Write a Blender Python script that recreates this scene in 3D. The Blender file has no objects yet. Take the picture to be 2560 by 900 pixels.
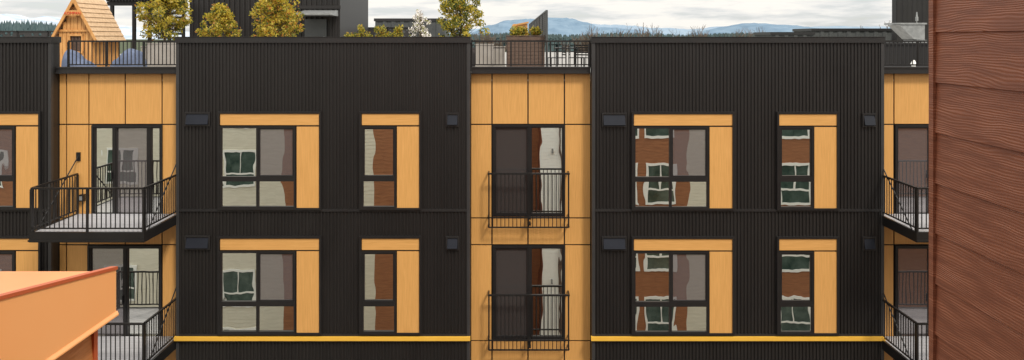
import bpy, math, random
from mathutils import Vector, Matrix
random.seed(7)
F=1730.0; D=17.3; EYE=17.0
def wx(px,y=0.0): return (px-1280)/F*(D+y)
def wz(py,y=0.0): return EYE-(py-95)/F*(D+y)
scene=bpy.context.scene
col=scene.collection
# ---------------- materials ----------------
def nmat(name):
    m=bpy.data.materials.new(name); m.use_nodes=True
    nt=m.node_tree; b=nt.nodes["Principled BSDF"]; return m,nt,b
def N(nt,t,**kw):
    n=nt.nodes.new(t)
    for k,v in kw.items(): setattr(n,k,v)
    return n
def noise_mat(name,c1,c2,scale=(1,1,1),nscale=5,rough=.6,bump=0.0,bdist=.01,metal=0.0,detail=4,dist=0.0,spec=.5):
    m,nt,b=nmat(name)
    g=N(nt,'ShaderNodeNewGeometry'); mp=N(nt,'ShaderNodeMapping'); mp.inputs['Scale'].default_value=scale
    nt.links.new(g.outputs['Position'],mp.inputs['Vector'])
    n=N(nt,'ShaderNodeTexNoise'); n.inputs['Scale'].default_value=nscale; n.inputs['Detail'].default_value=detail
    n.inputs['Distortion'].default_value=dist
    nt.links.new(mp.outputs[0],n.inputs['Vector'])
    r=N(nt,'ShaderNodeValToRGB'); r.color_ramp.elements[0].position=.3; r.color_ramp.elements[1].position=.7
    r.color_ramp.elements[0].color=(*c1,1); r.color_ramp.elements[1].color=(*c2,1)
    nt.links.new(n.outputs['Fac'],r.inputs['Fac']); nt.links.new(r.outputs[0],b.inputs['Base Color'])
    b.inputs['Roughness'].default_value=rough; b.inputs['Metallic'].default_value=metal
    b.inputs['Specular IOR Level'].default_value=spec
    if bump>0:
        bm=N(nt,'ShaderNodeBump'); bm.inputs['Strength'].default_value=bump; bm.inputs['Distance'].default_value=bdist
        nt.links.new(n.outputs['Fac'],bm.inputs['Height']); nt.links.new(bm.outputs[0],b.inputs['Normal'])
    return m
def grain_mat(name,c1,c2,fine=250,rough=.5,bdist=.0011,warp=46):
    m,nt,b=nmat(name)
    g=N(nt,'ShaderNodeNewGeometry'); mp=N(nt,'ShaderNodeMapping')
    mp.inputs['Scale'].default_value=(2.4,2.4,7.0)
    nt.links.new(g.outputs['Position'],mp.inputs['Vector'])
    n0=N(nt,'ShaderNodeTexNoise'); n0.inputs['Scale'].default_value=1.3; n0.inputs['Detail'].default_value=2.5
    nt.links.new(mp.outputs[0],n0.inputs['Vector'])
    sp=N(nt,'ShaderNodeSeparateXYZ'); nt.links.new(g.outputs['Position'],sp.inputs[0])
    a=N(nt,'ShaderNodeMath',operation='MULTIPLY'); a.inputs[1].default_value=fine*math.pi
    nt.links.new(sp.outputs['Z'],a.inputs[0])
    c=N(nt,'ShaderNodeMath',operation='MULTIPLY_ADD'); c.inputs[1].default_value=warp
    nt.links.new(n0.outputs['Fac'],c.inputs[0]); nt.links.new(a.outputs[0],c.inputs[2])
    si=N(nt,'ShaderNodeMath',operation='SINE'); nt.links.new(c.outputs[0],si.inputs[0])
    n1=N(nt,'ShaderNodeTexNoise'); n1.inputs['Scale'].default_value=6; n1.inputs['Detail'].default_value=5
    mp2=N(nt,'ShaderNodeMapping'); mp2.inputs['Scale'].default_value=(1,1,9)
    nt.links.new(g.outputs['Position'],mp2.inputs['Vector']); nt.links.new(mp2.outputs[0],n1.inputs['Vector'])
    pw=N(nt,'ShaderNodeMath',operation='POWER'); pw.inputs[1].default_value=2.2; nt.links.new(n1.outputs['Fac'],pw.inputs[0])
    h=N(nt,'ShaderNodeMath',operation='MULTIPLY'); nt.links.new(si.outputs[0],h.inputs[0]); nt.links.new(pw.outputs[0],h.inputs[1])
    bm=N(nt,'ShaderNodeBump'); bm.inputs['Strength'].default_value=1.0; bm.inputs['Distance'].default_value=bdist
    nt.links.new(h.outputs[0],bm.inputs['Height']); nt.links.new(bm.outputs[0],b.inputs['Normal'])
    r=N(nt,'ShaderNodeValToRGB'); r.color_ramp.elements[0].position=.35; r.color_ramp.elements[1].position=.68
    r.color_ramp.elements[0].color=(*c1,1); r.color_ramp.elements[1].color=(*c2,1)
    nt.links.new(n1.outputs['Fac'],r.inputs['Fac']); nt.links.new(r.outputs[0],b.inputs['Base Color'])
    b.inputs['Roughness'].default_value=rough
    return m
def glass_mat(name,dark,fac,tint=(.95,.96,.91),wav=0.0014):
    m,nt,b=nmat(name); nt.nodes.remove(b); out=nt.nodes['Material Output']
    g=N(nt,'ShaderNodeNewGeometry'); mp=N(nt,'ShaderNodeMapping'); mp.inputs['Scale'].default_value=(3.2,1,1.4)
    nt.links.new(g.outputs['Position'],mp.inputs['Vector'])
    n=N(nt,'ShaderNodeTexNoise'); n.inputs['Scale'].default_value=1.1; n.inputs['Detail'].default_value=.6
    nt.links.new(mp.outputs[0],n.inputs['Vector'])
    bm=N(nt,'ShaderNodeBump'); bm.inputs['Strength'].default_value=1; bm.inputs['Distance'].default_value=wav
    nt.links.new(n.outputs['Fac'],bm.inputs['Height'])
    gl=N(nt,'ShaderNodeBsdfGlossy'); gl.inputs['Roughness'].default_value=0.0; gl.inputs['Color'].default_value=(*tint,1)
    nt.links.new(bm.outputs[0],gl.inputs['Normal'])
    df=N(nt,'ShaderNodeBsdfDiffuse'); df.inputs['Color'].default_value=(*dark,1)
    mx=N(nt,'ShaderNodeMixShader'); mx.inputs[0].default_value=fac
    nt.links.new(df.outputs[0],mx.inputs[1]); nt.links.new(gl.outputs[0],mx.inputs[2]); nt.links.new(mx.outputs[0],out.inputs['Surface'])
    return m
M={}
M['black']=noise_mat('black_ribbed_metal',(.0125,.011,.0108),(.018,.016,.0155),(1,1,.3),1.5,rough=.45)
M['trim']=noise_mat('black_trim_metal',(.018,.017,.018),(.024,.023,.023),(1,1,1),2,rough=.38)
M['edge']=noise_mat('charcoal_corner_metal',(.032,.031,.032),(.042,.041,.042),(1,1,1),2,rough=.45)
M['frame']=noise_mat('black_window_frame',(.014,.013,.014),(.018,.017,.017),(1,1,1),3,rough=.35)
M['rail']=noise_mat('black_railing_paint',(.010,.009,.009),(.014,.013,.013),(1,1,1),3,rough=.4)
M['panel']=noise_mat('honey_wood_print_panel',(.63,.325,.095),(.75,.40,.13),(16,16,.6),3.0,rough=.42,detail=6,dist=.4)
M['panel2']=noise_mat('honey_wood_print_panel_lengthwise',(.63,.325,.095),(.75,.40,.13),(.6,16,16),3.0,rough=.42,detail=6,dist=.4)
M['yellow']=noise_mat('yellow_flashing',(.84,.47,.06),(.87,.50,.07),rough=.4)
M['glass']=glass_mat('reflective_window_glass',(.02,.022,.022),.93)
M['screen']=glass_mat('window_glass_behind_screen',(.125,.115,.12),.40,(.78,.75,.76))
M['darkglass']=glass_mat('dark_door_screen',(.055,.05,.05),.10)
M['deck']=noise_mat('grey_deck_boards',(.36,.36,.38),(.46,.46,.49),(1,9,1),2,rough=.6)
M['red']=grain_mat('red_brown_woodgrain_siding',(.19,.068,.037),(.28,.105,.055))
M['redfar']=noise_mat('red_brown_siding',(.26,.10,.042),(.36,.15,.062),(1,1,8),2,rough=.6)
M['cream']=noise_mat('cream_siding',(.66,.62,.50),(.75,.71,.59),(1,1,6),2,rough=.6)
M['white']=noise_mat('white_paint',(.84,.84,.80),(.88,.88,.84),rough=.5)
M['oside']=grain_mat('orange_woodgrain_siding',(.42,.14,.035),(.56,.21,.06),bdist=.0016)
M['ometal']=noise_mat('orange_painted_metal',(.92,.40,.145),(.94,.44,.17),(1,1,1),1.2,rough=.3)
M['oroof']=noise_mat('orange_metal_roofing',(.86,.34,.13),(.88,.38,.155),(1,1,1),.9,rough=.28)
M['ored']=noise_mat('shaded_orange_rake_trim',(.45,.085,.025),(.52,.11,.032),(1,1,1),1.2,rough=.5)  # orange metal, its shaded look painted in as darker red-orange
M['roof']=noise_mat('grey_roof_membrane',(.3,.29,.28),(.38,.37,.35),(1,1,1),2,rough=.8)
M['conc']=noise_mat('courtyard_concrete',(.30,.29,.27),(.38,.37,.34),(1,1,1),1.2,rough=.85,bump=.2)
M['wood']=noise_mat('playhouse_timber',(.52,.24,.07),(.72,.38,.13),(6,6,1),3,rough=.65,detail=6)
M['shingle']=noise_mat('pale_timber_shingle',(.50,.33,.19),(.68,.48,.30),(3,3,3),4,rough=.7)
M['wooddark']=noise_mat('dark_timber',(.09,.055,.04),(.14,.09,.065),(2,2,14),3,rough=.7)
M['blue']=noise_mat('slate_blue_fabric',(.085,.11,.18),(.12,.15,.235),(1,1,1),9,rough=.85,bump=.1)
M['planter']=noise_mat('taupe_planter',(.30,.27,.24),(.36,.33,.30),(1,1,1),3,rough=.8)
M['planterdark']=noise_mat('dark_planter',(.05,.045,.045),(.07,.06,.06),(1,1,1),3,rough=.7)
M['soil']=noise_mat('planter_soil',(.04,.025,.015),(.06,.04,.025),(1,1,1),8,rough=.95)
M['bark']=noise_mat('bark',(.09,.065,.045),(.15,.11,.08),(4,4,1),6,rough=.9)
def leafmat(n_,a,c):
    m=noise_mat(n_,a,c,rough=.5,nscale=3); nt=m.node_tree; b=nt.nodes['Principled BSDF']; out=nt.nodes['Material Output']
    t=N(nt,'ShaderNodeBsdfTranslucent'); t.inputs['Color'].default_value=(c[0]*1.5,c[1]*1.5,c[2]*.9,1)
    mx=N(nt,'ShaderNodeMixShader'); mx.inputs[0].default_value=.4
    nt.links.new(b.outputs[0],mx.inputs[1]); nt.links.new(t.outputs[0],mx.inputs[2]); nt.links.new(mx.outputs[0],out.inputs['Surface']); return m
M['leafd']=leafmat('leaf_dark_green',(.035,.052,.01),(.06,.085,.015))
M['leafm']=leafmat('leaf_olive_green',(.17,.18,.025),(.24,.24,.035))
M['leafy']=leafmat('leaf_golden_green',(.44,.36,.05),(.56,.44,.07))
M['leafr']=leafmat('leaf_bronze_new_growth',(.38,.15,.03),(.48,.22,.05))
M['blossom']=noise_mat('white_blossom',(.7,.66,.62),(.8,.76,.72),rough=.6)
M['galv']=noise_mat('galvanised_steel',(.26,.27,.27),(.38,.39,.39),(2,2,2),4,rough=.4,metal=.4)
M['greymetal']=noise_mat('dark_grey_cladding',(.055,.06,.06),(.08,.085,.085),(1,1,1),2,rough=.6)
M['forest']=noise_mat('hazy_conifers',(.05,.08,.085),(.10,.13,.13),(.05,.05,.05),5,rough=1,spec=0)  # bluish haze mixed into both conifer base colours
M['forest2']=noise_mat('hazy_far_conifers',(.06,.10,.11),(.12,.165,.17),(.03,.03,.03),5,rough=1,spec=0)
M['hill']=noise_mat('hazy_blue_hills',(.15,.225,.31),(.21,.29,.375),(.002,.001,.006),5,rough=1,spec=0,detail=8)  # aerial haze painted into the blue-grey base colour
M['hillmid']=noise_mat('haze_paled_blue_hills',(.24,.32,.41),(.30,.38,.47),(.002,.001,.006),5,rough=1,spec=0,detail=8)  # farther range, more haze put into the colour
M['hillfar']=noise_mat('haze_paled_snowy_hills',(.34,.42,.53),(.62,.66,.70),(.001,.001,.004),5,rough=1,spec=0,detail=6)  # snow plus distance haze, both in the base colour
M['land']=noise_mat('far_land',(.07,.09,.06),(.13,.14,.10),(.01,.01,.01),5,rough=1,spec=0)
M['twig']=noise_mat('hazy_bare_twigs',(.15,.115,.09),(.22,.17,.135),rough=1,spec=0)  # twig colour lightened to carry distance haze
M['signred']=noise_mat('red_lettering',(.6,.04,.02),(.65,.05,.03),rough=.5)
M['vent']=noise_mat('blue_black_vent_hood',(.012,.0145,.022),(.017,.020,.030),rough=.6,nscale=2,spec=.25)
M['darkwin']=noise_mat('dark_window_glass',(.03,.055,.045),(.10,.14,.12),(1,1,1),2.5,rough=.08)
m,nt,b=nmat('perforated_metal'); out=nt.nodes['Material Output']
g=N(nt,'ShaderNodeNewGeometry'); v=N(nt,'ShaderNodeTexVoronoi'); v.inputs['Scale'].default_value=5.0
nt.links.new(g.outputs['Position'],v.inputs['Vector'])
lt=N(nt,'ShaderNodeMath',operation='LESS_THAN'); lt.inputs[1].default_value=.33; nt.links.new(v.outputs['Distance'],lt.inputs[0])
tr=N(nt,'ShaderNodeBsdfTransparent'); mx=N(nt,'ShaderNodeMixShader'); b.inputs['Base Color'].default_value=(.035,.033,.033,1)
nt.links.new(lt.outputs[0],mx.inputs[0]); nt.links.new(b.outputs[0],mx.inputs[1]); nt.links.new(tr.outputs[0],mx.inputs[2]); nt.links.new(mx.outputs[0],out.inputs['Surface'])
M['perf']=m
# ---------------- mesh builder ----------------
class MB:
    def __init__(s): s.v=[]; s.f=[]; s.mi=[]
    def quad(s,a,b,c,d,mi=0):
        i=len(s.v); s.v+= [tuple(a),tuple(b),tuple(c),tuple(d)]; s.f.append((i,i+1,i+2,i+3)); s.mi.append(mi); return s
    def box(s,x0,x1,y0,y1,z0,z1,mi=0):
        x0,x1=min(x0,x1),max(x0,x1); y0,y1=min(y0,y1),max(y0,y1); z0,z1=min(z0,z1),max(z0,z1)
        i=len(s.v)
        s.v+=[(x0,y0,z0),(x1,y0,z0),(x1,y1,z0),(x0,y1,z0),(x0,y0,z1),(x1,y0,z1),(x1,y1,z1),(x0,y1,z1)]
        for f in [(0,3,2,1),(4,5,6,7),(0,1,5,4),(1,2,6,5),(2,3,7,6),(3,0,4,7)]:
            s.f.append(tuple(i+k for k in f)); s.mi.append(mi)
        return s
    def prism(s,poly,axis,a0,a1,mi=0):
        n=len(poly); i=len(s.v)
        for a in (a0,a1):
            for p in poly: s.v.append((a,p[0],p[1]) if axis=='x' else (p[0],a,p[1]))
        s.f.append(tuple(i+k for k in range(n))); s.f.append(tuple(i+n+k for k in reversed(range(n)))); s.mi+=[mi,mi]
        for k in range(n):
            s.f.append((i+k,i+n+k,i+n+(k+1)%n,i+(k+1)%n)); s.mi.append(mi)
        return s
    def tube(s,p0,p1,r0,r1=None,n=6,mi=0,cap=True):
        if r1 is None: r1=r0
        p0=Vector(p0); p1=Vector(p1); d=(p1-p0)
        if d.length<1e-6: return s
        d.normalize(); a=d.orthogonal().normalized(); b=d.cross(a); i=len(s.v)
        for p,r in ((p0,r0),(p1,r1)):
            for k in range(n):
                t=2*math.pi*k/n; s.v.append(tuple(p+a*math.cos(t)*r+b*math.sin(t)*r))
        for k in range(n):
            s.f.append((i+k,i+(k+1)%n,i+n+(k+1)%n,i+n+k)); s.mi.append(mi)
        if cap:
            s.f.append(tuple(i+n+k for k in range(n))); s.mi.append(mi)
            s.f.append(tuple(i+k for k in reversed(range(n)))); s.mi.append(mi)
        return s
    def obj(s,name,mats,parent=None,smooth=False,recalc=False):
        me=bpy.data.meshes.new(name); me.from_pydata(s.v,[],s.f)
        for mm in (mats if isinstance(mats,(list,tuple)) else [mats]): me.materials.append(M[mm])
        me.polygons.foreach_set('material_index',s.mi)
        if smooth: me.polygons.foreach_set('use_smooth',[True]*len(s.f))
        me.update()
        if recalc:
            import bmesh
            bm=bmesh.new(); bm.from_mesh(me); bmesh.ops.recalc_face_normals(bm,faces=bm.faces); bm.to_mesh(me); bm.free()
        o=bpy.data.objects.new(name,me); col.objects.link(o)
        if parent is not None:
            o.parent=parent; o.matrix_parent_inverse=parent.matrix_world.inverted()
        return o
def empty(name,loc=(0,0,0),parent=None):
    o=bpy.data.objects.new(name,None); o.location=loc; o.matrix_basis=Matrix.Translation(loc); col.objects.link(o)
    o.empty_display_size=.3
    bpy.context.view_layer.update()
    if parent is not None:
        o.parent=parent; o.matrix_parent_inverse=parent.matrix_world.inverted()
    return o
def top(o,label,cat,group=None,kind=None):
    o["label"]=label; o["category"]=cat
    if group: o["group"]=group
    if kind: o["kind"]=kind
    return o
# ---------------- ground ----------------
b=MB(); b.quad((-9000,-3000,0),(9000,-3000,0),(9000,14000,0),(-9000,14000,0)); g=b.obj('ground','land'); g["kind"]="structure"; top(g,"wide green and grey land reaching the horizon","ground")
b=MB(); b.quad((-40,-19,.004),(40,-19,.004),(40,1,.004),(-40,1,.004)); g=b.obj('courtyard_pavement','conc'); g["kind"]="structure"; top(g,"pale concrete courtyard between the two buildings","pavement")
# ---------------- main building ----------------
bld=empty('apartment_building',(0,0,0)); top(bld,"black ribbed metal apartment building with honey wood panels","building")
def corr(b,x0,x1,z0,z1,mi=0,p=.086,dep=.024,y=0.0):
    k0=int(math.floor(x0/p)); pts=[]
    k=k0
    while k*p<x1:
        for fx,h in ((0,0),(.42,0),(.54,1),(.88,1)):
            pts.append((k*p+fx*p,h))
        k+=1
    pts=[q for q in pts if x0<q[0]<x1]
    pts=[(x0,0)]+pts+[(x1,0)]
    for a,c in zip(pts[:-1],pts[1:]):
        b.quad((a[0],y-a[1]*dep,z0),(c[0],y-c[1]*dep,z0),(c[0],y-c[1]*dep,z1),(a[0],y-a[1]*dep,z1),mi)
ZT=wz(93); ZC=wz(107)
seam_t,seam_b=wz(522),wz(528)
yel_t,yel_b=wz(839),wz(848.5)
blocks=[('L',-26,wx(130)),('A',wx(442),wx(1175)),('B',wx(1480),wx(2208)),('R',wx(2208)+3.1,26)]
for nm,x0,x1 in blocks:
    b=MB()
    b.box(x0,x1,.004,.30,0,ZC,0)
    corr(b,x0+.06,x1-.06,seam_t,ZC)
    corr(b,x0+.06,x1-.06,yel_t+.05,seam_b)
    corr(b,x0+.06,x1-.06,3.2,yel_b-.04)
    corr(b,x0+.06,x1-.06,0,3.1)
    b.obj('corrugated_wall','black',bld)
    b=MB()
    b.box(x0-.02,x1+.02,-.06,.33,ZC,ZT)
    b.box(x0-.02,x1+.02,-.075,.345,ZT,ZT+.012)
    b.obj('coping_trim','trim',bld)
    for q in ((-.045,seam_b,seam_t),(-.045,yel_t+.003,yel_t+.05),(-.040,yel_b-.04,yel_b-.003)):
        b=MB(); b.box(x0+.075,x1-.075,q[0],0,q[1],q[2]); b.obj('seam_trim','trim',bld)
    for xx in (x0,x1-.07):
        b=MB(); b.box(xx-.004,xx+.074,-.038,.05,0,ZC-.001); b.obj('corner_trim','edge',bld)
    b=MB(); b.box(x0-.03,x1+.01,-.095,-.002,yel_b,yel_t); b.obj('yellow_band','yellow',bld)
b=MB(); b.box(-26,26,.31,34,0,15.9,0); b.box(-26,26,.31,34,15.9,15.95,1)
b.obj('building_core',['trim','roof'],bld)
GD=-.036
def rect_frame(b,x0,x1,z0,z1,w,y0,y1,mi=0):
    b.box(x0,x0+w,y0,y1,z0,z1,mi); b.box(x1-w,x1,y0,y1,z0,z1,mi)
    b.box(x0+w,x1-w,y0,y1,z0,z0+w,mi); b.box(x0+w,x1-w,y0,y1,z1-w,z1,mi)
def window(ox0,ox1,top_px,wx0,wx1,mull,dy=0):
    X0,X1=wx(ox0),wx(ox1); Z1=wz(top_px+dy); Z0=wz(top_px+245+dy)
    b=MB()
    b.box(X0+.05,X1-.05,-.031,-.027,Z0+.03,Z1-.05)
    rect_frame(b,X0,X1,Z0,Z1,.05,-.085,0)
    a0,a1=wx(wx0),wx(wx1); c1=wz(top_px+37+dy); c0=wz(top_px+241+dy)
    yf,yb=-.078,-.032
    rect_frame(b,a0,a1,c0,c1,.045,yf,yb)
    zt=wz(top_px+162+dy); zb=wz(top_px+174+dy)
    b.box(a0+.045,a1-.045,yf,yb,zb,zt)
    if mull: 
        xm=wx(mull); b.box(xm-.03,xm+.03,yf+.002,yb,c0+.045,zb); b.box(xm-.03,xm+.03,yf+.002,yb,zt,c1-.045)
        rect_frame(b,xm+.03,a1-.045,zt,c1-.045,.03,yf+.012,yb)
    else: rect_frame(b,a0+.045,a1-.045,zt,c1-.045,.03,yf+.012,yb)
    w=b.obj('window','frame',bld)
    i0,i1=a0+.046,a1-.046
    g=MB(); 
    g.quad((i0,GD,c0+.046),(i1,GD,c0+.046),(i1,GD,zb-.001),(i0,GD,zb-.001))
    if mull:
        g.quad((i0,GD,zt),(xm-.03,GD,zt),(xm-.03,GD,c1-.046),(i0,GD,c1-.046))
        s=MB(); s.quad((xm+.03,GD-.004,zt),(i1,GD-.004,zt),(i1,GD-.004,c1-.046),(xm+.03,GD-.004,c1-.046)); s.obj('insect_screen','screen',w)
    else:
        g.quad((i0,GD,zt),(i1,GD,zt),(i1,GD,c1-.046),(i0,GD,c1-.046))
    g.obj('window_glass','glass',w)
    p=MB(); p.box(X0+.06,X1-.045,-.06,-.032,wz(top_px+34+dy),wz(top_px+6+dy)); p.obj('header_panel','panel2',w)
    p=MB(); p.box(a1+.025,X1-.045,-.06,-.032,wz(top_px+242+dy),wz(top_px+38+dy)); p.obj('side_panel','panel',w)
for dy in (0,311):
    window(-140,106,278,-132,42,-42,dy)
    window(547,805,278,552,741,646,dy)
    window(900,1054,278,905,991,None,dy)
    window(1578,1834,279,1583,1770,1675,dy)
    window(1940,2094,279,1945,2031,None,dy)
def vent(p0,p1,t,bt):
    b=MB(); x0,x1=wx(p0),wx(p1); z0,z1=wz(bt),wz(t)
    rect_frame(b,x0-.04,x1+.04,z0-.03,z1+.04,.035,-.06,0)
    b.box(x0,x1,-.034,-.028,z0,z1)
    v=b.obj('wall_vent','trim',bld)
    h=MB(); zt=z1-.01; zb=z0+.01; o=.045
    h.prism([(-.04,zt),(-.04,zt-.02),(-.05-o,zb),(-.065-o,zb+.015)],'x',x0+.0,x1-.0,0)
    h.obj('vent_flap','vent',v,recalc=True)
for dy in (0,308):
    vent(468,523,284+dy,312+dy); vent(1119,1144,286+dy,313+dy); vent(1508,1562,286+dy,314+dy); vent(2158,2184,287+dy,314+dy)
PY=.27
def recess(xl,xr,joints,hj,doors):
    xs=[xl]+joints+[xr]; zs=sorted([0.0,*hj,wz(183,PY)])
    b=MB(); g=.017
    for i in range(len(xs)-1):
        for j in range(len(zs)-1):
            segs=[(xs[i]+g,xs[i+1]-g,zs[j]+g,zs[j+1]-g)]
            for d in doors:
                ns=[]
                for s in segs:
                    if s[0]>=d[1] or s[1]<=d[0] or s[2]>=d[3] or s[3]<=d[2]: ns.append(s); continue
                    if s[0]<d[0]: ns.append((s[0],d[0],s[2],s[3]))
                    if s[1]>d[1]: ns.append((d[1],s[1],s[2],s[3]))
                    m0,m1=max(s[0],d[0]),min(s[1],d[1])
                    if s[2]<d[2]: ns.append((m0,m1,s[2],d[2]))
                    if s[3]>d[3]: ns.append((m0,m1,d[3],s[3]))
                segs=ns
            for s in segs:
                if s[1]-s[0]>.01 and s[3]-s[2]>.01: b.box(s[0],s[1],PY,PY+.03,s[2],s[3])
    b.obj('wood_panel_wall','panel',bld)
    b=MB(); z1=wz(168,0.1); z0=wz(183,0.2)
    b.box(xl+.025,xr-.025,.12,.5,z0,z1); b.box(xl+.025,xr-.025,.09,.12,z0-.005,z0+.03); b.box(xl+.025,xr-.025,.10,.12,z1-.03,z1+.01)
    b.box(xl+.001,xr-.001,.303,.49,15.955,z0-.001)
    b.obj('recess_coping','trim',bld)
def door(x0,x1,z0,z1,cuts,mats):
    b=MB(); y0,y1=.235,.308
    rect_frame(b,x0,x1,z0,z1,.05,y0,y1)
    xs=[x0+.05]+cuts+[x1-.05]
    for c in cuts: b.box(c-.028,c+.028,y0+.01,y1,z0+.05,z1-.05)
    for i in range(len(xs)-1):
        a=xs[i]+(.028 if i else 0); e=xs[i+1]-(.028 if i<len(xs)-2 else 0)
        rect_frame(b,a,e,z0+.05,z1-.05,.03,y0+.02,y1)
    b.box(cuts[0]-.06,cuts[0]-.04,y0-.03,y0+.01,z0+.95,z0+1.15)
    w=b.obj('balcony_door','frame',bld)
    for i in range(len(xs)-1):
        g=MB(); g.quad((xs[i],y1-.01,z0+.05),(xs[i+1],y1-.01,z0+.05),(xs[i+1],y1-.01,z1-.05),(xs[i],y1-.01,z1-.05)); g.obj('door_glass',mats[i],w)
hjs=[wz(311,PY),wz(545,PY),wz(612,PY),wz(852,PY),wz(920,PY),9.0-2.6,3.2]
dc=[(wx(1232,.25),wx(1413,.25),wz(541,.25),wz(312,.25)),(wx(1232,.25),wx(1413,.25),wz(849,.25),wz(614,.25))]
recess(wx(1175),wx(1480),[wx(1230,PY),wx(1320,PY),wx(1411,PY)],hjs,dc)
for d in dc: door(*d,[wx(1324,.25)],['darkglass','glass'])
dl=[(wx(229,.25),wx(406,.25),wz(541,.25),wz(313,.25)),(wx(219,.25),wx(404,.25),wz(851,.25),wz(614,.25))]
recess(wx(130),wx(442),[wx(166,PY),wx(222,PY),wx(313,PY),wx(405,PY)],hjs,dl)
door(*dl[0],[wx(286,.25),wx(372,.25)],['glass','screen','glass'])
door(*dl[1],[wx(313,.25)],['screen','glass'])
xr=wx(2208)
dr=[(wx(2238,.25),wx(2238,.25)+1.85,wz(541,.25),wz(313,.25)),(wx(2238,.25),wx(2238,.25)+1.85,wz(851,.25),wz(614,.25))]
recess(xr,xr+3.1,[wx(2235,PY),wx(2327,PY),wx(2420,PY)],hjs,dr)
for d in dr: door(*d,[d[0]+.92],['screen','glass'])
def rail_seg(b,p0,p1,z0,z1,pitch=.105,post=True,bw=.009,botgap=.08):
    p0=Vector(p0); p1=Vector(p1); L=(p1-p0).length; d=(p1-p0)/L
    alongx=abs(d.x)>abs(d.y)
    def bar(a,c,zz0,zz1,t):
        if alongx: b.box(min(a.x,c.x),max(a.x,c.x),a.y-t,a.y+t,zz0,zz1)
        else: b.box(a.x-t,a.x+t,min(a.y,c.y),max(a.y,c.y),zz0,zz1)
    bar(p0,p1,z1-.04,z1,.024); bar(p0,p1,z0+botgap,z0+botgap+.03,.014)
    n=max(2,int(round(L/pitch)))
    for i in range(1,n):
        q=p0+d*(L*i/n); b.box(q.x-bw,q.x+bw,q.y-bw,q.y+bw,z0+botgap+.03,z1-.04)
    if post:
        for q in (p0,p1): b.box(q.x-.022,q.x+.022,q.y-.022,q.y+.022,z0,z1-.0405)
def balcony(x0,x1,zd):
    yb,yf=.22,-1.5
    b=MB(); n=12
    for i in range(n):
        a=yf+.06+(yb-yf-.06)*i/n; b.box(x0+.06,x1-.06,a+.003,a+(yb-yf-.06)/n-.003,zd-.03,zd)
    dk=b.obj('balcony',['deck'],bld)
    b=MB(); b.box(x0,x1,yf,yf+.055,zd-.22,zd+.012); b.box(x0,x0+.055,yf+.055,yb,zd-.22,zd+.012); b.box(x1-.055,x1,yf+.055,yb,zd-.22,zd+.012)
    for k in range(1,4):
        xx=x0+(x1-x0)*k/4; b.box(xx-.03,xx+.03,yf+.055,yb,zd-.18,zd-.035)
    b.box(x0-.01,x1+.01,yf-.03,yf+.0,zd-.20,zd-.16)
    b.obj('balcony_frame','rail',dk)
    b=MB(); zt=zd+1.03
    rail_seg(b,(x0+.03,yf+.03,0),(x1-.03,yf+.03,0),zd,zt)
    rail_seg(b,(x0+.03,yf+.08,0),(x0+.03,yb,0),zd,zt)
    rail_seg(b,(x1-.03,yf+.08,0),(x1-.03,yb,0),zd,zt)
    xm=(x0+x1)/2; b.box(xm-.022,xm+.022,yf+.008,yf+.052,zd-.1,zt-.041)
    b.obj('railing','rail',dk)
    for xx in (x0+.03,x1-.03):
        b=MB(); b.tube((xx,yb+.03,zd+1.45),(xx,yf+.25,zd+.02),.016); b.box(xx-.05,xx+.05,yb+.02,yb+.05,zd+1.33,zd+1.55)
        b.obj('tie_rod','rail',dk)
for k,zd in enumerate((EYE-4.45,EYE-7.55)):
    balcony(-11.03,-8.40,zd); balcony(9.24,12.0,zd)
    b=MB(); x0,x1=wx(1221,-.1),wx(1423,-.1); zt=wz(434+k*305,-.1); z0=wz(572+k*308,-.1)
    y=-.02
    b.box(x0-.02,x1+.02,y-.025,y+.025,zt-.04,zt); b.box(x0,x1,y-.015,y+.015,z0,z0+.03)
    b.box(x0,x1,y-.015,y+.015,z0+.24,z0+.27)
    n=20
    for i in range(n+1):
        xx=x0+.01+(x1-x0-.02)*i/n; t=.018 if i in(0,n) else .009
        b.box(xx-t,xx+t,y-t*.9,y+t*.9,z0+.031,z0+.239); b.box(xx-t,xx+t,y-t*.9,y+t*.9,z0+.271,zt-.041)
    for xx in (x0,x1): 
        b.box(xx-.018,xx+.018,y+.026,.262,zt-.04,zt-.005); b.box(xx-.018,xx+.018,y+.026,.262,z0+.24,z0+.27); b.box(xx-.018,xx+.018,y+.026,.262,z0,z0+.03)
    for zz in (z0+.05,z0+.2): b.box(x0+.98,x0+1.06,.0,.262,zz,zz+.04)
    b.obj('juliet_railing','rail',bld)
b=MB(); b.box(wx(200,.2),wx(210,.2),.16,.268,wz(503,.2),wz(486,.2)); b.box(wx(201,.2),wx(209,.2),.15,.16,wz(500,.2),wz(490,.2),1); b.obj('wall_light',['rail','galv'],bld)
def roofrail(x0,x1,lab):
    b=MB(); z0=wz(168,.1)+.01; z1=wz(101,.3)
    rail_seg(b,(x0,.3,0),(x1,.3,0),z0-.02,z1,pitch=.1,botgap=.05)
    n=int((x1-x0)/1.4)
    for i in range(1,n+1):
        xx=x0+(x1-x0)*i/(n+1); b.box(xx-.02,xx+.02,.28,.32,z0,z1-.041)
    o=b.obj('rooftop_railing','rail'); top(o,lab,"railing",group="railings along the roof edge")
roofrail(wx(152),wx(441),"black metal railing at roof edge beside the playhouse")
roofrail(wx(1177),wx(1478),"black metal railing at roof edge in front of planters")
roofrail(wx(2210),wx(2208)+3.08,"black metal railing at roof edge beside ducts")
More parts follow.
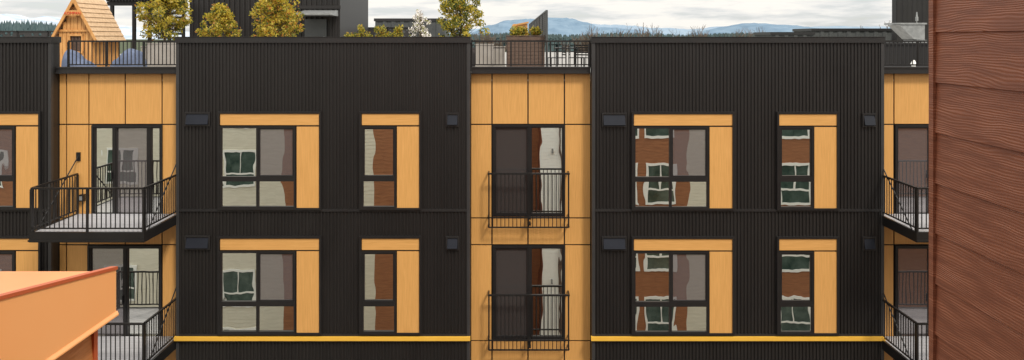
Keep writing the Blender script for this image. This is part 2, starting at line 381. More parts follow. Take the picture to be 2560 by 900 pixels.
# ---------------- rooftop things ----------------
RZ=15.962
d0=21.5; ph=empty('playhouse',(wx(188,d0-D),d0-D,RZ)); top(ph,"timber children's playhouse with steep shingled gable roof on roof deck","playhouse")
yf=d0-D; xa=wx(190,yf); xl=wx(136,yf); xrr=wx(243,yf); ze=wz(100,yf); za=wz(-6,yf); yb=yf+1.5
b=MB()
for i in range(9):
    for sgn,xe in ((-1,xl-.03),(1,xrr+.03)):
        t0,t1=i/9,(i+1)/9+.02
        x_a=xa+(xe-xa)*t0; x_b=xa+(xe-xa)*t1; z_a=za+(ze-za)*t0; z_b=za+(ze-za)*t1
        o=.03; nx=sgn*.8*o; nz=.45*o
        b.quad((x_a,yf-.12,z_a),(x_a,yb,z_a),(x_b+nx,yb,z_b+nz),(x_b+nx,yf-.12,z_b+nz))
        b.quad((x_b+nx,yf-.12,z_b+nz),(x_b+nx,yb,z_b+nz),(x_b-nx,yb,z_b-nz),(x_b-nx,yf-.12,z_b-nz))
b.obj('roof','shingle',ph)
b=MB()
for sgn,xe in ((-1,xl-.03),(1,xrr+.03)):
    b.prism([(xa,za+.02),(xa,za-.16),(xe-sgn*.0,ze-.09),(xe+sgn*.02,ze+.02)],'y',yf-.15,yf-.115)
b.prism([(xa-.22,za-.56),(xa+.22,za-.56),(xa+.16,za-.40),(xa-.16,za-.40)],'y',yf-.17,yf-.14)
b.obj('rake_board','wood',ph,recalc=True)
b=MB(); xw0,xw1=xl+.14,xrr-.14
b.box(xw0+.02,xw1-.02,yf+.045,yf+.05,RZ,ze)
nb=9
for i in range(nb):
    a=xw0+(xw1-xw0)*i/nb; c=xw0+(xw1-xw0)*(i+1)/nb; m_=(a+c)/2
    zt=za-.05-(za-ze)*abs(m_-xa)/((xrr-xl)/2)
    if abs(m_-xa)<.19:
        b.box(a+.008,c-.008,yf,yf+.04,RZ,RZ+.62); b.box(a+.008,c-.008,yf,yf+.04,RZ+1.12,zt)
    else: b.box(a+.008,c-.008,yf,yf+.04,RZ,zt)
for j in range(8):
    a=yf+.04+(yb-yf-.1)*j/8; b.box(xw1-.04,xw1,a,a+(yb-yf-.1)/8-.015,RZ,ze+.05); b.box(xw0,xw0+.04,a,a+(yb-yf-.1)/8-.015,RZ,ze+.05)
b.box(xw0,xw1,yb-.1,yb-.06,RZ,ze+.1)
for k in (-1,1):
    b.box(xa+k*.2-.025,xa+k*.2+.025,yf-.03,yf,RZ+.58,RZ+1.16)
b.box(xa-.225,xa+.225,yf-.034,yf,RZ+1.1,RZ+1.16); b.box(xa-.225,xa+.225,yf-.034,yf,RZ+.56,RZ+.62); b.box(xw0-.02,xw1+.02,yf-.04,yf,ze+.26,ze+.32)
b.obj('wall','wood',ph)
b=MB()
for k in (-.1,0,.1): b.box(xa+k-.012,xa+k+.012,yf+.005,yf+.03,RZ+.62,RZ+1.1)
b.box(xa-.18,xa+.18,yf+.041,yf+.044,RZ+.62,RZ+1.1)
b.obj('window_bars','wooddark',ph)
cu=bpy.data.curves.new('sign_text','FONT'); cu.body="KOMPAN"; cu.size=.12; cu.align_x='CENTER'; cu.extrude=.004
to=bpy.data.objects.new('tmp',cu); col.objects.link(to); bpy.context.view_layer.update()
me=bpy.data.meshes.new_from_object(to.evaluated_get(bpy.context.evaluated_depsgraph_get())); col.objects.unlink(to)
me.materials.clear(); me.materials.append(M['signred'])
lo=bpy.data.objects.new('sign_lettering',me); col.objects.link(lo); lo.matrix_basis=Matrix.Translation((xa,yf-.178,za-.53))@Matrix.Rotation(math.pi/2,4,'X')
lo.parent=ph; lo.matrix_parent_inverse=ph.matrix_world.inverted()
def blob(name,x0,x1,y,zb,prof,dep):
    b=MB(); nx=22; ny=14; grid=[]
    def h(t):
        for a,c in zip(prof[:-1],prof[1:]):
            if a[0]<=t<=c[0]:
                u=(t-a[0])/(c[0]-a[0]); u=u*u*(3-2*u); return a[1]+(c[1]-a[1])*u
        return prof[-1][1]
    for i in range(nx+1):
        t=i/nx; w=dep*math.sqrt(max(0.02,1-(2*t-1)**4))/2; row=[]
        for j in range(ny+1):
            a=math.pi*j/ny
            row.append((x0+(x1-x0)*t, y-math.cos(a)*w, zb+h(t)*(math.sin(a)**.55 if 0<j<ny else 0)))
        grid.append(row)
    for i in range(nx):
        for j in range(ny): b.quad(grid[i][j],grid[i+1][j],grid[i+1][j+1],grid[i][j+1])
    o=b.obj(name,'blue',smooth=True,recalc=True)
    import bmesh
    bm=bmesh.new(); bm.from_mesh(o.data); bmesh.ops.remove_doubles(bm,verts=bm.verts,dist=.0005); bmesh.ops.recalc_face_normals(bm,faces=bm.faces); bm.to_mesh(o.data); bm.free()
    for p in o.data.polygons: p.use_smooth=True
    return o
y1=2.6
o=blob('lounge_seat',wx(162,y1),wx(246,y1),y1,RZ,[(0,.05),(.12,.72),(.25,.68),(.6,.4),(1,.1)],.8); top(o,"slate blue sculpted lounge seat sloping down, beside playhouse","lounge seat",group="blue lounge seats on the roof deck")
o=blob('lounge_seat',wx(278,y1),wx(364,y1),y1,RZ,[(0,.05),(.2,.45),(.55,.74),(.8,.68),(1,.1)],.8); top(o,"slate blue rounded lounge seat with high back near planter","lounge seat",group="blue lounge seats on the roof deck")
def planter(x0,x1,y0,y1,h,mat,lab,cat="planter"):
    e=MB(); t=.05; z1=RZ+h
    e.box(x0,x1,y0,y0+t,RZ,z1); e.box(x0,x1,y1-t,y1,RZ,z1); e.box(x0,x0+t,y0+t,y1-t,RZ,z1); e.box(x1-t,x1,y0+t,y1-t,RZ,z1)
    e.box(x0-.015,x1+.015,y0-.015,y0+t+.01,z1,z1+.03); e.box(x0-.015,x1+.015,y1-t-.01,y1+.015,z1,z1+.03)
    o=e.obj('planter_box',mat); top(o,lab,cat,group="planters on the roof deck")
    s=MB(); s.box(x0+t,x1-t,y0+t,y1-t,RZ+.02,z1-.05); s.obj('soil','soil',o)
    return z1-.05
def leaves(b,c,r,n,size,weights,rnd):
    for _ in range(n):
        while True:
            p=Vector((rnd.uniform(-1,1),rnd.uniform(-1,1),rnd.uniform(-1,1)))
            if p.length<1: break
        p=Vector(c)+Vector((p.x*r[0],p.y*r[1],p.z*r[2]))
        u=Vector((rnd.gauss(0,1),rnd.gauss(0,1),rnd.gauss(0,.7))).normalized(); w=u.orthogonal().normalized()
        w.rotate(Matrix.Rotation(rnd.uniform(0,6.28),3,u)); s=size*rnd.uniform(.7,1.3)
        q=u.cross(w)
        b.quad(p-w*s,p-q*s*.42,p+w*s,p+q*s*.42,rnd.choices(range(len(weights)),weights)[0])
def tree(x,y,zb,h,rx,z_lo,lab,seed,n_cl=55,per=55,size=.05,mats=('leafd','leafm','leafy','leafr'),w=(3,5,4,.5),topw=.5,name='potted_tree'):
    rnd=random.Random(seed)
    t=empty(name,(x,y,zb)); top(t,lab,"tree",group="young trees on the roof deck")
    tr=MB(); c=MB(); zt=zb+h
    segs=[(Vector((x,y,zb)),.045)]
    for i in range(1,6): segs.append((Vector((x+rnd.uniform(-.05,.05),y+rnd.uniform(-.05,.05),zb+h*.85*i/5)),.045*(1-i/6.5)))
    for a,bb in zip(segs[:-1],segs[1:]): tr.tube(a[0],bb[0],a[1],bb[1],7)
    for i in range(n_cl):
        u=rnd.random(); zz=z_lo+(zt-z_lo)*u
        prof=math.sin(math.pi*(.14+.86*u)**.75)**.5 if u<1 else .1
        prof=max(.18,prof*(1-(1-topw)*u))
        a=rnd.uniform(0,2*math.pi); rr=rx*prof*math.sqrt(rnd.random())*rnd.uniform(.75,1.2)
        p=Vector((x+rr*math.cos(a),y+rr*math.sin(a),zz))
        base=Vector((x,y,max(zb+.3,zz-rr*.8-.15))); tr.tube(base,p,.012,.004,4)
        cr=rnd.uniform(.10,.2)*max(.8,rx/.75)
        ww=list(w)
        k=rnd.random()
        if k<.28: ww[0]*=4
        elif k>.55: ww[2]*=3
        leaves(c,p,(cr,cr,cr*.9),per,size,ww,rnd)
    tr.obj('trunk','bark',t); c.obj('crown',list(mats),t)
def tree_px(px,pl,pr,ptop,plo,d,lab,seed,ph_=.55,pmat='planter',plab="taupe square planter holding a young tree",**kw):
    y=d-D; x=wx(px,y)
    hw=.5
    zb=planter(x-hw,x+hw,y-hw,y+hw,ph_,pmat,plab)
    rx=(wx(pr,y)-wx(pl,y))/2
    tree(x,y,zb,wz(ptop,y)-zb,rx,wz(plo,y),lab,seed,**kw)
tree_px(412,352,474,-55,92,22.6,"bushy golden green tree beside pergola in taupe planter",11,ph_=.75,topw=1,n_cl=140,per=55,w=(1.5,4,6,.5))
tree_px(549,498,602,18,98,22.2,"small rounded golden tree behind the parapet",12,w=(1.2,4,6,1.5),topw=.7,n_cl=70,per=55)
tree_px(692,626,762,-20,100,22.2,"bronze tipped green tree behind the parapet",13,w=(1.5,4,5,3),topw=.85,n_cl=140,per=55)
tree_px(1152,1092,1212,-45,100,22.0,"leafy olive green tree at the parapet corner",14,ph_=.7,pmat='planterdark',plab="dark square planter at the roof edge",w=(3,5,4,.3),topw=1,n_cl=112,per=55)
tree_px(1052,1018,1086,28,92,27,"thin white blossom tree behind the parapet",15,plab="taupe planter holding a blossom tree",mats=('blossom','blossom','leafm','leafm'),w=(4,4,1,.5),per=16,size=.05,n_cl=50)
def shrub(px,d,h,r,seed,lab,zb=None,cat='shrub',mats=('leafd','leafm','leafy','leafr'),w=(2,5,4,1)):
    rnd=random.Random(seed); y=d-D; x=wx(px,y); zb=RZ if zb is None else zb
    e=empty('shrub',(x,y,zb)); top(e,lab,cat,group="shrubs on the roof deck")
    c=MB(); s=MB()
    for i in range(16):
        a=rnd.uniform(0,6.28); rr=r*rnd.random()**.5; p=Vector((x+rr*math.cos(a),y+rr*math.sin(a),zb+h*rnd.uniform(.45,1)))
        s.tube((x,y,zb),p,.01,.004,4); leaves(c,p,(.1,.1,.13),32,.04,w,rnd)
    s.obj('stem','bark',e); c.obj('foliage',list(mats),e)
zb=planter(wx(862,7.7),wx(1010,7.7),7.3,8.1,.7,'planterdark',"long dark planter with low shrubs")
for i,px in enumerate((876,898,921,950,972,996)): shrub(px,25,.60+.16*(i%2),.17,20+i,"low yellow green shrub in long planter",zb)
yq=2.2; X0,X1=wx(1266,yq),wx(1368,yq)
b=MB(); 
for i in range(10):
    z=RZ+.02+i*.107; b.box(X0,X1-.07,yq,yq+.03,z,z+.098); b.box(X0,X0+.03,yq+.03,yq+1.2,z,z+.098)
b.box(X0+.031,X1-.071,yq+.031,yq+1.2,RZ,RZ+.98); b.box(X0-.01,X1-.06,yq-.015,yq+1.2,RZ+1.09,RZ+1.11)
o=b.obj('planter_box','wooddark'); top(o,"large dark brown slatted timber planter with herbs","planter",group="planters on the roof deck")
for i,px in enumerate((1292,1305,1338)): shrub(px,20,.16,.12,40+i,"small herb growing from brown timber planter",RZ+1.1)
xs=wx(1367,2.0); b=MB(); zt=wz(25,2.0)
for i in range(9):
    y=2.0+i*2.4; b.box(xs-.03,xs+.03,y,y+.06,RZ,zt)
b.box(xs-.025,xs+.025,2.06,21.2,zt-.05,zt); b.box(xs-.025,xs+.025,2.06,21.2,RZ+.9,RZ+.95)
y=2.1
while y<21.2: b.box(xs-.006,xs+.006,y,y+.07,RZ+.95,zt-.05); y+=.105
for i in range(14): b.box(xs-.012,xs+.0065,2.06,21.2,RZ+1.0+i*.06,RZ+1.02+i*.06)
o=b.obj('privacy_screen','greymetal'); top(o,"tall dark slatted privacy screen running back across roof deck","screen fence")
yq=9; b=MB(); a0,a1=wx(1284,yq),wx(1318,yq); b.box(a0,a1,yq,yq+.5,RZ,wz(64,yq)); b.prism([(a0-.05,wz(66,yq)),(a1+.05,wz(58,yq)),(a1+.05,wz(54,yq)),(a0-.05,wz(62,yq))],'y',yq-.08,yq+.55)
for i in range(6): b.box(a0-.01,a1+.01,yq-.02,yq-.001,RZ+.1+i*.25,RZ+.32+i*.25)
o=b.obj('garden_cabinet','wood',recalc=True); top(o,"upright timber garden cabinet with sloping lid","cabinet")
yq=5; b=MB(); b.box(wx(1232,yq),wx(1262,yq),yq,yq+.3,RZ,wz(118,yq)); b.box(wx(1230,yq),wx(1264,yq),yq-.03,yq+.33,wz(118,yq),wz(116,yq)); o=b.obj('low_wall','planter'); top(o,"low beige wall panel on roof deck","wall")
yq=4; 
planter(wx(366,yq),wx(446,yq),yq,yq+1,.86,'planter',"large taupe planter beside blue lounge seat")
planter(wx(1188,3.2),wx(1232,3.2),3.2,4,.83,'planter',"tall grey planter behind roof railing")
def chair(x,y,rot):
    e=MB(); R=Matrix.Rotation(rot,4,'Z')
    def bx(*a): 
        i=len(e.v); e.box(*a)
        for k in range(i,len(e.v)): 
            p=R@Vector(e.v[k]); e.v[k]=(p.x+x,p.y+y,p.z+RZ)
    for sx in (-.22,.22):
        for sy in (-.22,.22): bx(sx-.012,sx+.012,sy-.012,sy+.012,0,.44 if sy<0 else .86)
        bx(sx-.015,sx+.015,-.2,.2,.62,.64)
    bx(-.24,.24,-.24,.24,.44,.46)
    for i in range(5): bx(-.2,.2,.215,.23,.52+i*.07,.56+i*.07)
    o=e.obj('patio_chair','rail'); top(o,"black metal slatted patio chair on the roof deck","chair",group="patio chairs on the roof deck")
for px,r in ((1392,-1.4),(1442,1.4),(1462,2.6)): chair(wx(px,3.4),3.4,r)
e=MB(); x=wx(1417,3.4); e.box(x-.35,x+.35,3.05,3.75,RZ+.72,RZ+.75); 
for sx in(-.3,.3):
    for sy in(-.3,.3): e.box(x+sx-.015,x+sx+.015,3.4+sy-.015,3.4+sy+.015,RZ,RZ+.72)
o=e.obj('patio_table','rail'); top(o,"black square metal patio table on roof deck","table")
pe=empty('rooftop_penthouse',(wx(660,10),10,RZ)); top(pe,"black ribbed metal rooftop penthouse with a door","building")
b=MB(); x0,x1=wx(474,9.7),wx(850,9.7); zt=EYE+2.6; b.box(x0,x1,9.7,15,RZ,zt); corr(b,x0+.02,x1-.02,RZ,zt,p=.2,dep=.05,y=9.699)
b.box(x0-.1,x1+.1,9.6,15.1,zt,zt+.15)
b.box(wx(736,9.7),x1+.04,9.63,9.7,wz(22,9.7),wz(14,9.7))
b.obj('wall','black',pe)
b=MB(); b.box(wx(762,9.6),wx(816,9.6),9.58,9.66,RZ,wz(48,9.6)); dd=b.obj('door','greymetal',pe)
b=MB(); b.box(wx(808,9.5),wx(811,9.5),9.52,9.58,RZ+.95,RZ+1.1); b.obj('handle','galv',dd)
b=MB(); b.prism([(8.6,wz(38,9)),(9.65,wz(38,9)-.02),(9.65,wz(24,9)),(8.6,wz(34,9))],'x',wx(752,9.2),wx(838,9.2)); b.obj('door_canopy','galv',pe,recalc=True)
b=MB(); yq=7; a0,a1=wx(275,yq),wx(376,yq); zt=wz(14,yq)
for sx in (a0,wx(330,yq),a1-.1):
    for sy in (yq,yq+2.5): b.box(sx,sx+.1,sy,sy+.1,RZ,zt)
b.box(a0-.1,a1+.1,yq-.02,yq+.12,zt,zt+.14); b.box(a0-.1,a1+.1,yq+2.48,yq+2.62,zt,zt+.14)
for i in range(14): b.box(a0+i*(a1-a0)/13-.02,a0+i*(a1-a0)/13+.02,yq-.2,yq+2.8,zt+.141,zt+.24)
for i in range(12): b.box(wx(303,yq),a1-.1,yq+2.5,yq+2.53,RZ+.2+i*.16,RZ+.28+i*.16)
o=b.obj('pergola','rail'); top(o,"black metal pergola with slatted top beside the playhouse","pergola")
def perf(x0,x1,y,z1,lab):
    b=MB(); b.box(x0,x1,y,y+.02,RZ,z1-.05,1)
    n=int((x1-x0)/1.5)+1
    for i in range(n+1): xx=x0+(x1-x0)*i/n; b.box(xx-.03,xx+.03,y-.03,y-.001,RZ,z1)
    b.box(x0,x1,y-.03,y+.03,z1-.05+.001,z1)
    o=b.obj('perforated_fence',['rail','perf']); top(o,lab,"fence",group="perforated metal fences on the roof")
perf(wx(-260,14),wx(272,14),14,wz(77,14),"dark perforated metal fence along the far roof edge")
perf(wx(850,16),wx(1030,16),16,wz(68,16),"dark perforated metal fence behind low shrubs")
def bldg(name,p0,p1,ptop,d,mat,lab,dep=4):
    y=d-D; e=empty(name,(wx((p0+p1)/2,y),y,0)); top(e,lab,"building")
    b=MB(); x0,x1=wx(p0,y),wx(p1,y); zt=wz(ptop,y); b.box(x0,x1,y,y+dep,0,zt-.25)
    corr(b,x0,x1,0,zt-.25,p=.8,dep=.06,y=y-.002); b.obj('wall',mat,e)
    b=MB(); b.box(x0-.1,x1+.1,y-.1,y+dep+.1,zt-.25,zt)
    b.obj('roof_coping','trim',e)
    return e
bldg('distant_building',938,1112,46,62,'greymetal',"dark grey flat roofed building beyond the roof")
bldg('distant_building',2030,2330,71,62,'greymetal',"long low dark grey building with flat roof edge")
bldg('distant_building',1928,2034,80,60,'greymetal',"lower grey building wing with flat roof")
bldg('distant_building',2240,2420,-60,56,'black',"tall black clad building beyond the low roof",dep=.6)
d=23; y=d-D
b=MB()
b.prism([(wx(2248,y),wz(62,y)),(wx(2312,y),wz(58,y)),(wx(2312,y),wz(100,y)),(wx(2285,y),wz(98,y))],'y',y,y+.7)
b.box(wx(2286,y),wx(2320,y),y+.05,y+.65,RZ,wz(100,y)); b.box(wx(2240,y),wx(2316,y),y-.04,y+.74,wz(61,y),wz(57,y))
o=b.obj('exhaust_duct','galv',recalc=True); top(o,"galvanised flared exhaust duct on the roof","duct")
b=MB(); y=4; xx=wx(2300,y); b.tube((xx,y,RZ),(xx,y,wz(100,y)),.06,n=12); b.tube((xx,y,wz(104,y)),(xx,y,wz(98,y)),.085,n=12); o=b.obj('vent_pipe','galv'); top(o,"pale round vent pipe behind roof railing","pipe")
b=MB(); xx=wx(2284,2); b.tube((xx,2,RZ),(xx,2,RZ+.3),.07,.05,n=12); b.tube((xx,2,RZ+.3),(xx,2,RZ+.42),.09,.03,n=12); o=b.obj('roof_vent','white'); top(o,"small white roof vent behind the railing","vent")
b=MB(); y=8; xx=wx(2292,y); b.tube((xx,y,RZ),(xx,y,wz(52,y)),.018,n=8); b.tube((xx,y,wz(52,y)),(xx,y,wz(42,y)),.05,n=12); b.tube((xx,y,wz(42,y)),(xx,y,wz(30,y)),.03,.02,n=12); o=b.obj('antenna_mast','galv'); top(o,"slim mast with grey weather sensor on top","mast")
b=MB(); y=1.6
b.box(wx(2212,y),wx(2420,y),y+1.2,y+1.5,RZ,RZ+.85); b.box(wx(2210,y),wx(2422,y),y+1.15,y+1.55,RZ+.85,RZ+.9)
o=b.obj('equipment_screen','trim'); top(o,"low dark equipment screen behind roof railing","screen")
# ---------------- hills, forest ----------------
def ridge(name,pts,d,mat,lab,seed,depth=2500):
    rnd=random.Random(seed); y=d-D; b=MB(); xs=[]; 
    p=pts[0][0]; hh=[]
    while p<=pts[-1][0]:
        for a,c in zip(pts[:-1],pts[1:]):
            if a[0]<=p<=c[0]:
                u=(p-a[0])/(c[0]-a[0]); u=u*u*(3-2*u); v=a[1]+(c[1]-a[1])*u
        xs.append(p); hh.append(v+rnd.uniform(-.8,.8)); p+=9
    rows=[]; ny=8
    for j in range(ny+1):
        t=j/ny; row=[]
        for i,p in enumerate(xs):
            z=max(0.0,(wz(hh[i],y)))*math.sin(math.pi/2*t)*(1+(.25*math.sin(i*.55+j*.9)+.12*math.sin(i*1.7+j*2))*(1-t))
            row.append((wx(p,y),y-depth*(1-t)*.6,z if t>0 else -1))
        rows.append(row)
    for j in range(ny):
        for i in range(len(xs)-1): b.quad(rows[j][i],rows[j][i+1],rows[j+1][i+1],rows[j+1][i])
    o=b.obj(name,mat,smooth=True); o["kind"]="structure"; top(o,lab,"hills")
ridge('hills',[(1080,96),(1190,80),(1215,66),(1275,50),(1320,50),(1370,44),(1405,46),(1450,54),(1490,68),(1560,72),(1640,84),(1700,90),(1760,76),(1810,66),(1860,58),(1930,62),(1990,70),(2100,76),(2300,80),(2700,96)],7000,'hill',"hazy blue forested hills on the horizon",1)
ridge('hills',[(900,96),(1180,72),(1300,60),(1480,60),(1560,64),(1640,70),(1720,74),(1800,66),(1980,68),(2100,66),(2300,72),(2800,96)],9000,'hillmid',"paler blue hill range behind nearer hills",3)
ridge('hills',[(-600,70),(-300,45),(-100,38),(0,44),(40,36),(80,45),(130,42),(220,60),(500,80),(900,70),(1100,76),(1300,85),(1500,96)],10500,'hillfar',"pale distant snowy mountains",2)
rnd=random.Random(5)
def conifer(b,x,y,h,r,n=5):
    for k,(a,c,s) in enumerate(((.0,.7,1),(.45,.88,.72),(.75,1,.42))):
        i=len(b.v); off=rnd.uniform(0,6)
        for t in range(n): 
            ang=off+t*6.283/n; b.v.append((x+math.cos(ang)*r*s*rnd.uniform(.8,1.2),y+math.sin(ang)*r*s,h*a))
        b.v.append((x,y,h*c))
        for t in range(n): b.f.append((i+t,i+(t+1)%n,i+n)); b.mi.append(0)
b=MB()
for _ in range(1500):
    d=rnd.uniform(500,800); px=rnd.uniform(-700,260); y=d-D
    hp=58+rnd.uniform(-8,14)-4*math.sin(px*.03); conifer(b,wx(px,y),y,wz(hp,y),rnd.uniform(3,5))
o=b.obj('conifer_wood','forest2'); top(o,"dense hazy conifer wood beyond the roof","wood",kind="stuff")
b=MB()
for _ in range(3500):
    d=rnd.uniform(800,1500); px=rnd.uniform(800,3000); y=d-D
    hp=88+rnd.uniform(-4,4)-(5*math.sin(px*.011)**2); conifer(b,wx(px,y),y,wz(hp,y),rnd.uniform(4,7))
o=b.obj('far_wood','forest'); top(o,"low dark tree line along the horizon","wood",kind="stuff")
def bare(px,ptop,d,seed,lab):
    rnd=random.Random(seed); y=d-D; x=wx(px,y); H=wz(ptop,y)
    t=empty('bare_tree',(x,y,0)); top(t,lab,"tree",group="bare winter trees beyond the building")
    tr=MB(); tw=MB()
    def grow(p,dr,L,r,dep,b):
        e=p+dr*L; b.tube(p,e,r,r*.75,4 if dep>2 else 3,cap=False)
        if dep==0: return
        for k in range(3 if dep<5 else 4):
            nd=(dr+Vector((rnd.gauss(0,.34),rnd.gauss(0,.34),rnd.uniform(0.05,.5)))).normalized()
            grow(e-dr*L*rnd.uniform(0,.35),nd,L*rnd.uniform(.55,.8),r*.64,dep-1,tw)
    L=H*.36; grow(Vector((x,y,0)),Vector((rnd.uniform(-.04,.04),0,1)).normalized(),L*1.05,.32,5,tr)
    zmax=max(v[2] for v in tw.v); s=H/zmax
    for bb in (tr,tw): bb.v=[(x+(v[0]-x)*s,y+(v[1]-y)*s,v[2]*s) for v in bb.v]
    tr.obj('trunk','twig',t); tw.obj('branches','twig',t)
for i,(px,pt,d) in enumerate([(1228,76,150),(1252,80,160),(1440,78,150),(1500,56,130),(1567,58,135),(1608,54,135),(1735,70,150),(1752,60,150),(1826,68,150),(1884,66,160),(2188,44,110)]):
    bare(px,pt,d,60+i,"tall bare winter tree with fine spreading twigs")
# ---------------- opposite building ----------------
op=empty('siding_building',(0,-18.8,0)); top(op,"red brown and cream lap siding apartment building with orange canopy","building")
TOPZ=18.5
P=.165; ZO=EYE+.02
def laps_y(b,x0,x1,y,z0,z1,mi=0,t=.014):
    k=int((z1-ZO)/P)+1; z=ZO+k*P
    while z>z0:
        za_,zb_=min(z,z1),max(z-P,z0)
        if za_-zb_>.01:
            b.quad((x1,y+.002,za_),(x0,y+.002,za_),(x0,y+t,zb_),(x1,y+t,zb_),mi)
            b.quad((x1,y+t,zb_),(x0,y+t,zb_),(x0,y,zb_),(x1,y,zb_),mi)
        z-=P
def laps_x(b,x,y0,y1,z0,z1,sgn,mi=0,t=.009):
    k=int((z1-ZO)/P)+1; z=ZO+k*P
    while z>z0:
        za_,zb_=min(z,z1),max(z-P,z0)
        if za_-zb_>.01:
            b.quad((x+sgn*.002,y0,za_),(x+sgn*.002,y1,za_),(x+sgn*t,y1,zb_),(x+sgn*t,y0,zb_),mi)
            b.quad((x+sgn*t,y0,zb_),(x+sgn*t,y1,zb_),(x,y1,zb_+.0005),(x,y0,zb_+.0005),mi)
        z-=P
YM=-18.8; YB=-D+2.28
def opwin(x0,x1,zb,y):
    b=MB(); w_=.11
    for a in ((x0-w_,x0,zb-w_,zb+1.7+w_),(x1,x1+w_,zb-w_,zb+1.7+w_),(x0,x1,zb-w_,zb),(x0,x1,zb+1.7,zb+1.7+w_)): b.box(a[0],a[1],y,y+.06,a[2],a[3])
    b.box(x0,x1,y,y+.045,zb+.55,zb+.63); b.box((x0+x1)/2-.035,(x0+x1)/2+.035,y,y+.044,zb+.631,zb+1.7)
    w=b.obj('window','white',op)
    g=MB(); g.box(x0,x1,y+.015,y+.02,zb,zb+1.7); g.obj('window_glass','darkwin',w)
b=MB(); b.box(-34,34,-30,YM-.01,0,TOPZ-.4); b.box(-34.1,34.1,-30.1,YM+.12,TOPZ-.4,TOPZ)
b.obj('building_core','trim',op)
for x0,x1,mt in ((-34,-25,'redfar'),(-25,-18.5,'cream'),(-18.5,-15.9,'redfar'),(-15.9,-11.9,'cream'),(-11.9,-8.6,'redfar'),(-8.6,-7.0,'cream'),(-7,-2.4,'redfar'),(-2.4,1.39,'redfar'),(20,34,'cream')):
    b=MB(); laps_y(b,x0,x1,YM,0,TOPZ-.4); b.obj('siding_wall',mt,op)
for zb in (.1,3.15,6.25,9.35,12.45,):
    for x0 in (-31,-28,-24,-21.5,-14.95,-10.9,22,26,30): opwin(x0,x0+1.5,zb,YM)
b=MB(); b.box(1.40,20,YM,YB-.01,0,TOPZ); b.obj('bay_core','trim',op)
b=MB(); laps_x(b,1.395,YM,YB-.012,0,TOPZ,-1); b.obj('bay_side_siding','red',op)
b=MB(); b.box(1.380,1.40,YB-.0122,YB+.012,0,TOPZ); b.obj('corner_trim','red',op)
b=MB(); laps_y(b,1.401,2.95,YB,0,TOPZ); b.obj('siding_wall','white',op)
b=MB(); b.tube((2.32,YB+.07,0),(2.32,YB+.07,TOPZ-.5),.045,n=8); b.obj('reflection_pipe','wooddark',op)  # dark pipe added for a dark line in the centre door reflections
b=MB(); laps_y(b,8.2,10,YB,0,TOPZ); b.obj('siding_wall','cream',op)
for x0,x1 in ((2.95,8.2),(10,20)):
    b=MB(); laps_y(b,x0,x1,YB,0,TOPZ); b.obj('siding_wall','redfar',op)
for zb in (.1,3.15,6.25,9.35,12.45):
    for x0,x1 in ((4.6,5.75),(6.3,7.5),(12.5,13.8),(16,17.2)): opwin(x0,x1,zb,YB)
for zz in (11.5,8.4,5.3,2.2):
    b=MB(); b.box(1.8,1.95,YB,YB+.15,zz,zz+.22); b.obj('wall_light','galv',op)
YC=-D+3.93; XC=-2.25
b=MB(); b.box(-7.0,XC-.09,YM,YC-.09,0,15.42); b.obj('low_bay_core','trim',op)
b=MB(); laps_x(b,XC-.085,YM,YC-.08,0,15.425,1,t=.014); b.obj('low_bay_side_siding','oside',op)
b=MB(); laps_y(b,-6.1,XC-.085,YC-.085,0,15.425); b.obj('siding_wall','redfar',op)
b=MB(); laps_y(b,-7.0,-6.1,YC-.085,0,15.425); b.obj('siding_wall','cream',op)
b=MB(); b.box(XC-.11,XC-.066,YC-.095,YC-.06,0,15.42); b.obj('corner_trim','ored',op)
sl=.185; L=YC-YM; z0=15.43; ze=15.70
b=MB(); b.prism([(YC,z0),(YC,ze-.025),(YM,ze-.025+sl*L),(YM,z0)],'x',-7.1,XC-.03); cano=b.obj('canopy','oroof',op,recalc=True)
b=MB(); b.prism([(YC+.003,z0+.001),(YC+.003,ze-.010),(YM,ze-.010+sl*L),(YM,z0+.001)],'x',XC-.029,XC); b.box(-7.1,XC-.03,YC+.001,YC+.006,z0,ze-.03)
b.obj('fascia','ometal',cano,recalc=True)
b=MB(); b.prism([(YC+.012,ze-.018),(YC+.012,ze+.0),(YM,ze+sl*L),(YM,ze-.018+sl*L)],'x',XC-.035,XC+.005); b.obj('rake_trim','ored',cano,recalc=True)
b=MB(); b.prism([(XC-.03,z0-.008),(XC+.010,z0-.008),(XC+.010,z0+.0),(XC+.0015,z0+.018),(XC-.03,z0+.0)],'y',YM,YC+.012); b.box(-7.1,XC-.03,YC-.09,YC+.012,z0-.008,z0-.001); b.obj('drip_edge','ometal',cano,recalc=True)
# ---------------- world ----------------
w=bpy.data.worlds.new("World"); scene.world=w; w.use_nodes=True; nt=w.node_tree; nt.nodes.clear()
SUN_EL=math.radians(50); SUN_AZ=math.radians(145)
out=N(nt,'ShaderNodeOutputWorld'); sky=N(nt,'ShaderNodeTexSky'); sky.sky_type='NISHITA'; sky.sun_disc=False
sky.sun_elevation=SUN_EL; sky.sun_rotation=SUN_AZ
bg1=N(nt,'ShaderNodeBackground'); bg1.inputs['Strength'].default_value=.13; nt.links.new(sky.outputs[0],bg1.inputs[0])
tc=N(nt,'ShaderNodeTexCoord'); mp=N(nt,'ShaderNodeMapping'); mp.inputs['Scale'].default_value=(1,1,7.5); mp.inputs['Location'].default_value=(3.1,0,.2)
nt.links.new(tc.outputs['Generated'],mp.inputs[0])
n=N(nt,'ShaderNodeTexNoise'); n.inputs['Scale'].default_value=8; n.inputs['Detail'].default_value=9; n.inputs['Roughness'].default_value=.58
nt.links.new(mp.outputs[0],n.inputs['Vector'])
r=N(nt,'ShaderNodeValToRGB'); r.color_ramp.elements[0].position=.38; r.color_ramp.elements[1].position=.55
r.color_ramp.elements[0].color=(.73,.745,.75,1); r.color_ramp.elements[1].color=(.985,.955,.89,1)
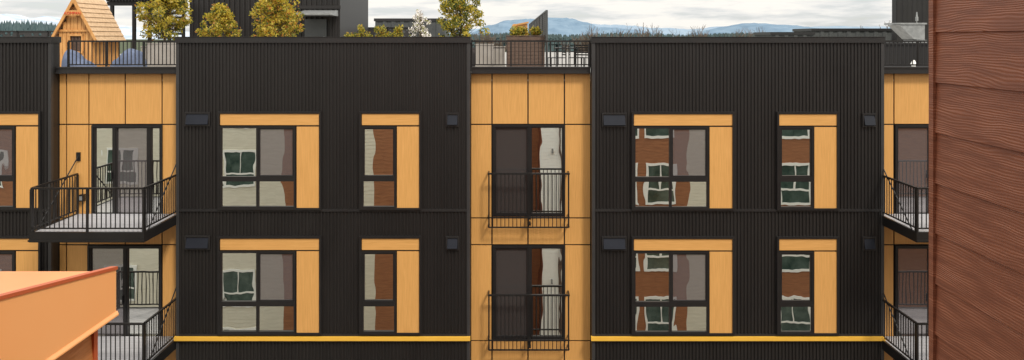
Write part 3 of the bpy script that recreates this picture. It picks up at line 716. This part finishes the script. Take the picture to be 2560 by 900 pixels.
nt.links.new(n.outputs['Fac'],r.inputs['Fac'])
sp=N(nt,'ShaderNodeSeparateXYZ'); nt.links.new(tc.outputs['Generated'],sp.inputs[0])
ma=N(nt,'ShaderNodeMath',operation='MULTIPLY_ADD'); ma.inputs[1].default_value=.9; ma.inputs[2].default_value=1.0
mxm=N(nt,'ShaderNodeMath',operation='MAXIMUM'); mxm.inputs[1].default_value=0; nt.links.new(sp.outputs['Z'],mxm.inputs[0]); nt.links.new(mxm.outputs[0],ma.inputs[0])
bg2=N(nt,'ShaderNodeBackground'); nt.links.new(r.outputs[0],bg2.inputs[0]); nt.links.new(ma.outputs[0],bg2.inputs['Strength'])
r2=N(nt,'ShaderNodeValToRGB'); r2.color_ramp.elements[0].position=.28; r2.color_ramp.elements[1].position=.45
r2.color_ramp.elements[0].color=(.6,.6,.6,1); r2.color_ramp.elements[1].color=(1,1,1,1)
nt.links.new(n.outputs['Fac'],r2.inputs['Fac'])
mx=N(nt,'ShaderNodeMixShader'); nt.links.new(r2.outputs[0],mx.inputs[0]); nt.links.new(bg1.outputs[0],mx.inputs[1]); nt.links.new(bg2.outputs[0],mx.inputs[2]); nt.links.new(mx.outputs[0],out.inputs[0])
sd=bpy.data.lights.new('sun','SUN'); sd.energy=2.5; sd.angle=math.radians(10); sd.color=(1,.92,.80)
so=bpy.data.objects.new('sun',sd); col.objects.link(so)
to_sun=Vector((math.sin(SUN_AZ)*math.cos(SUN_EL),math.cos(SUN_AZ)*math.cos(SUN_EL),math.sin(SUN_EL)))
so.rotation_euler=to_sun.to_track_quat('Z','Y').to_euler()
cd=bpy.data.cameras.new('camera'); co=bpy.data.objects.new('camera',cd); col.objects.link(co); scene.camera=co
co.location=(0,-D,EYE); co.rotation_euler=(math.radians(90),0,0)
cd.sensor_width=36; cd.lens=F/2560*36; cd.shift_y=-(450-95)/2560; cd.clip_start=.05; cd.clip_end=30000
scene.view_settings.view_transform='Standard'; scene.view_settings.look='None'; scene.view_settings.exposure=0
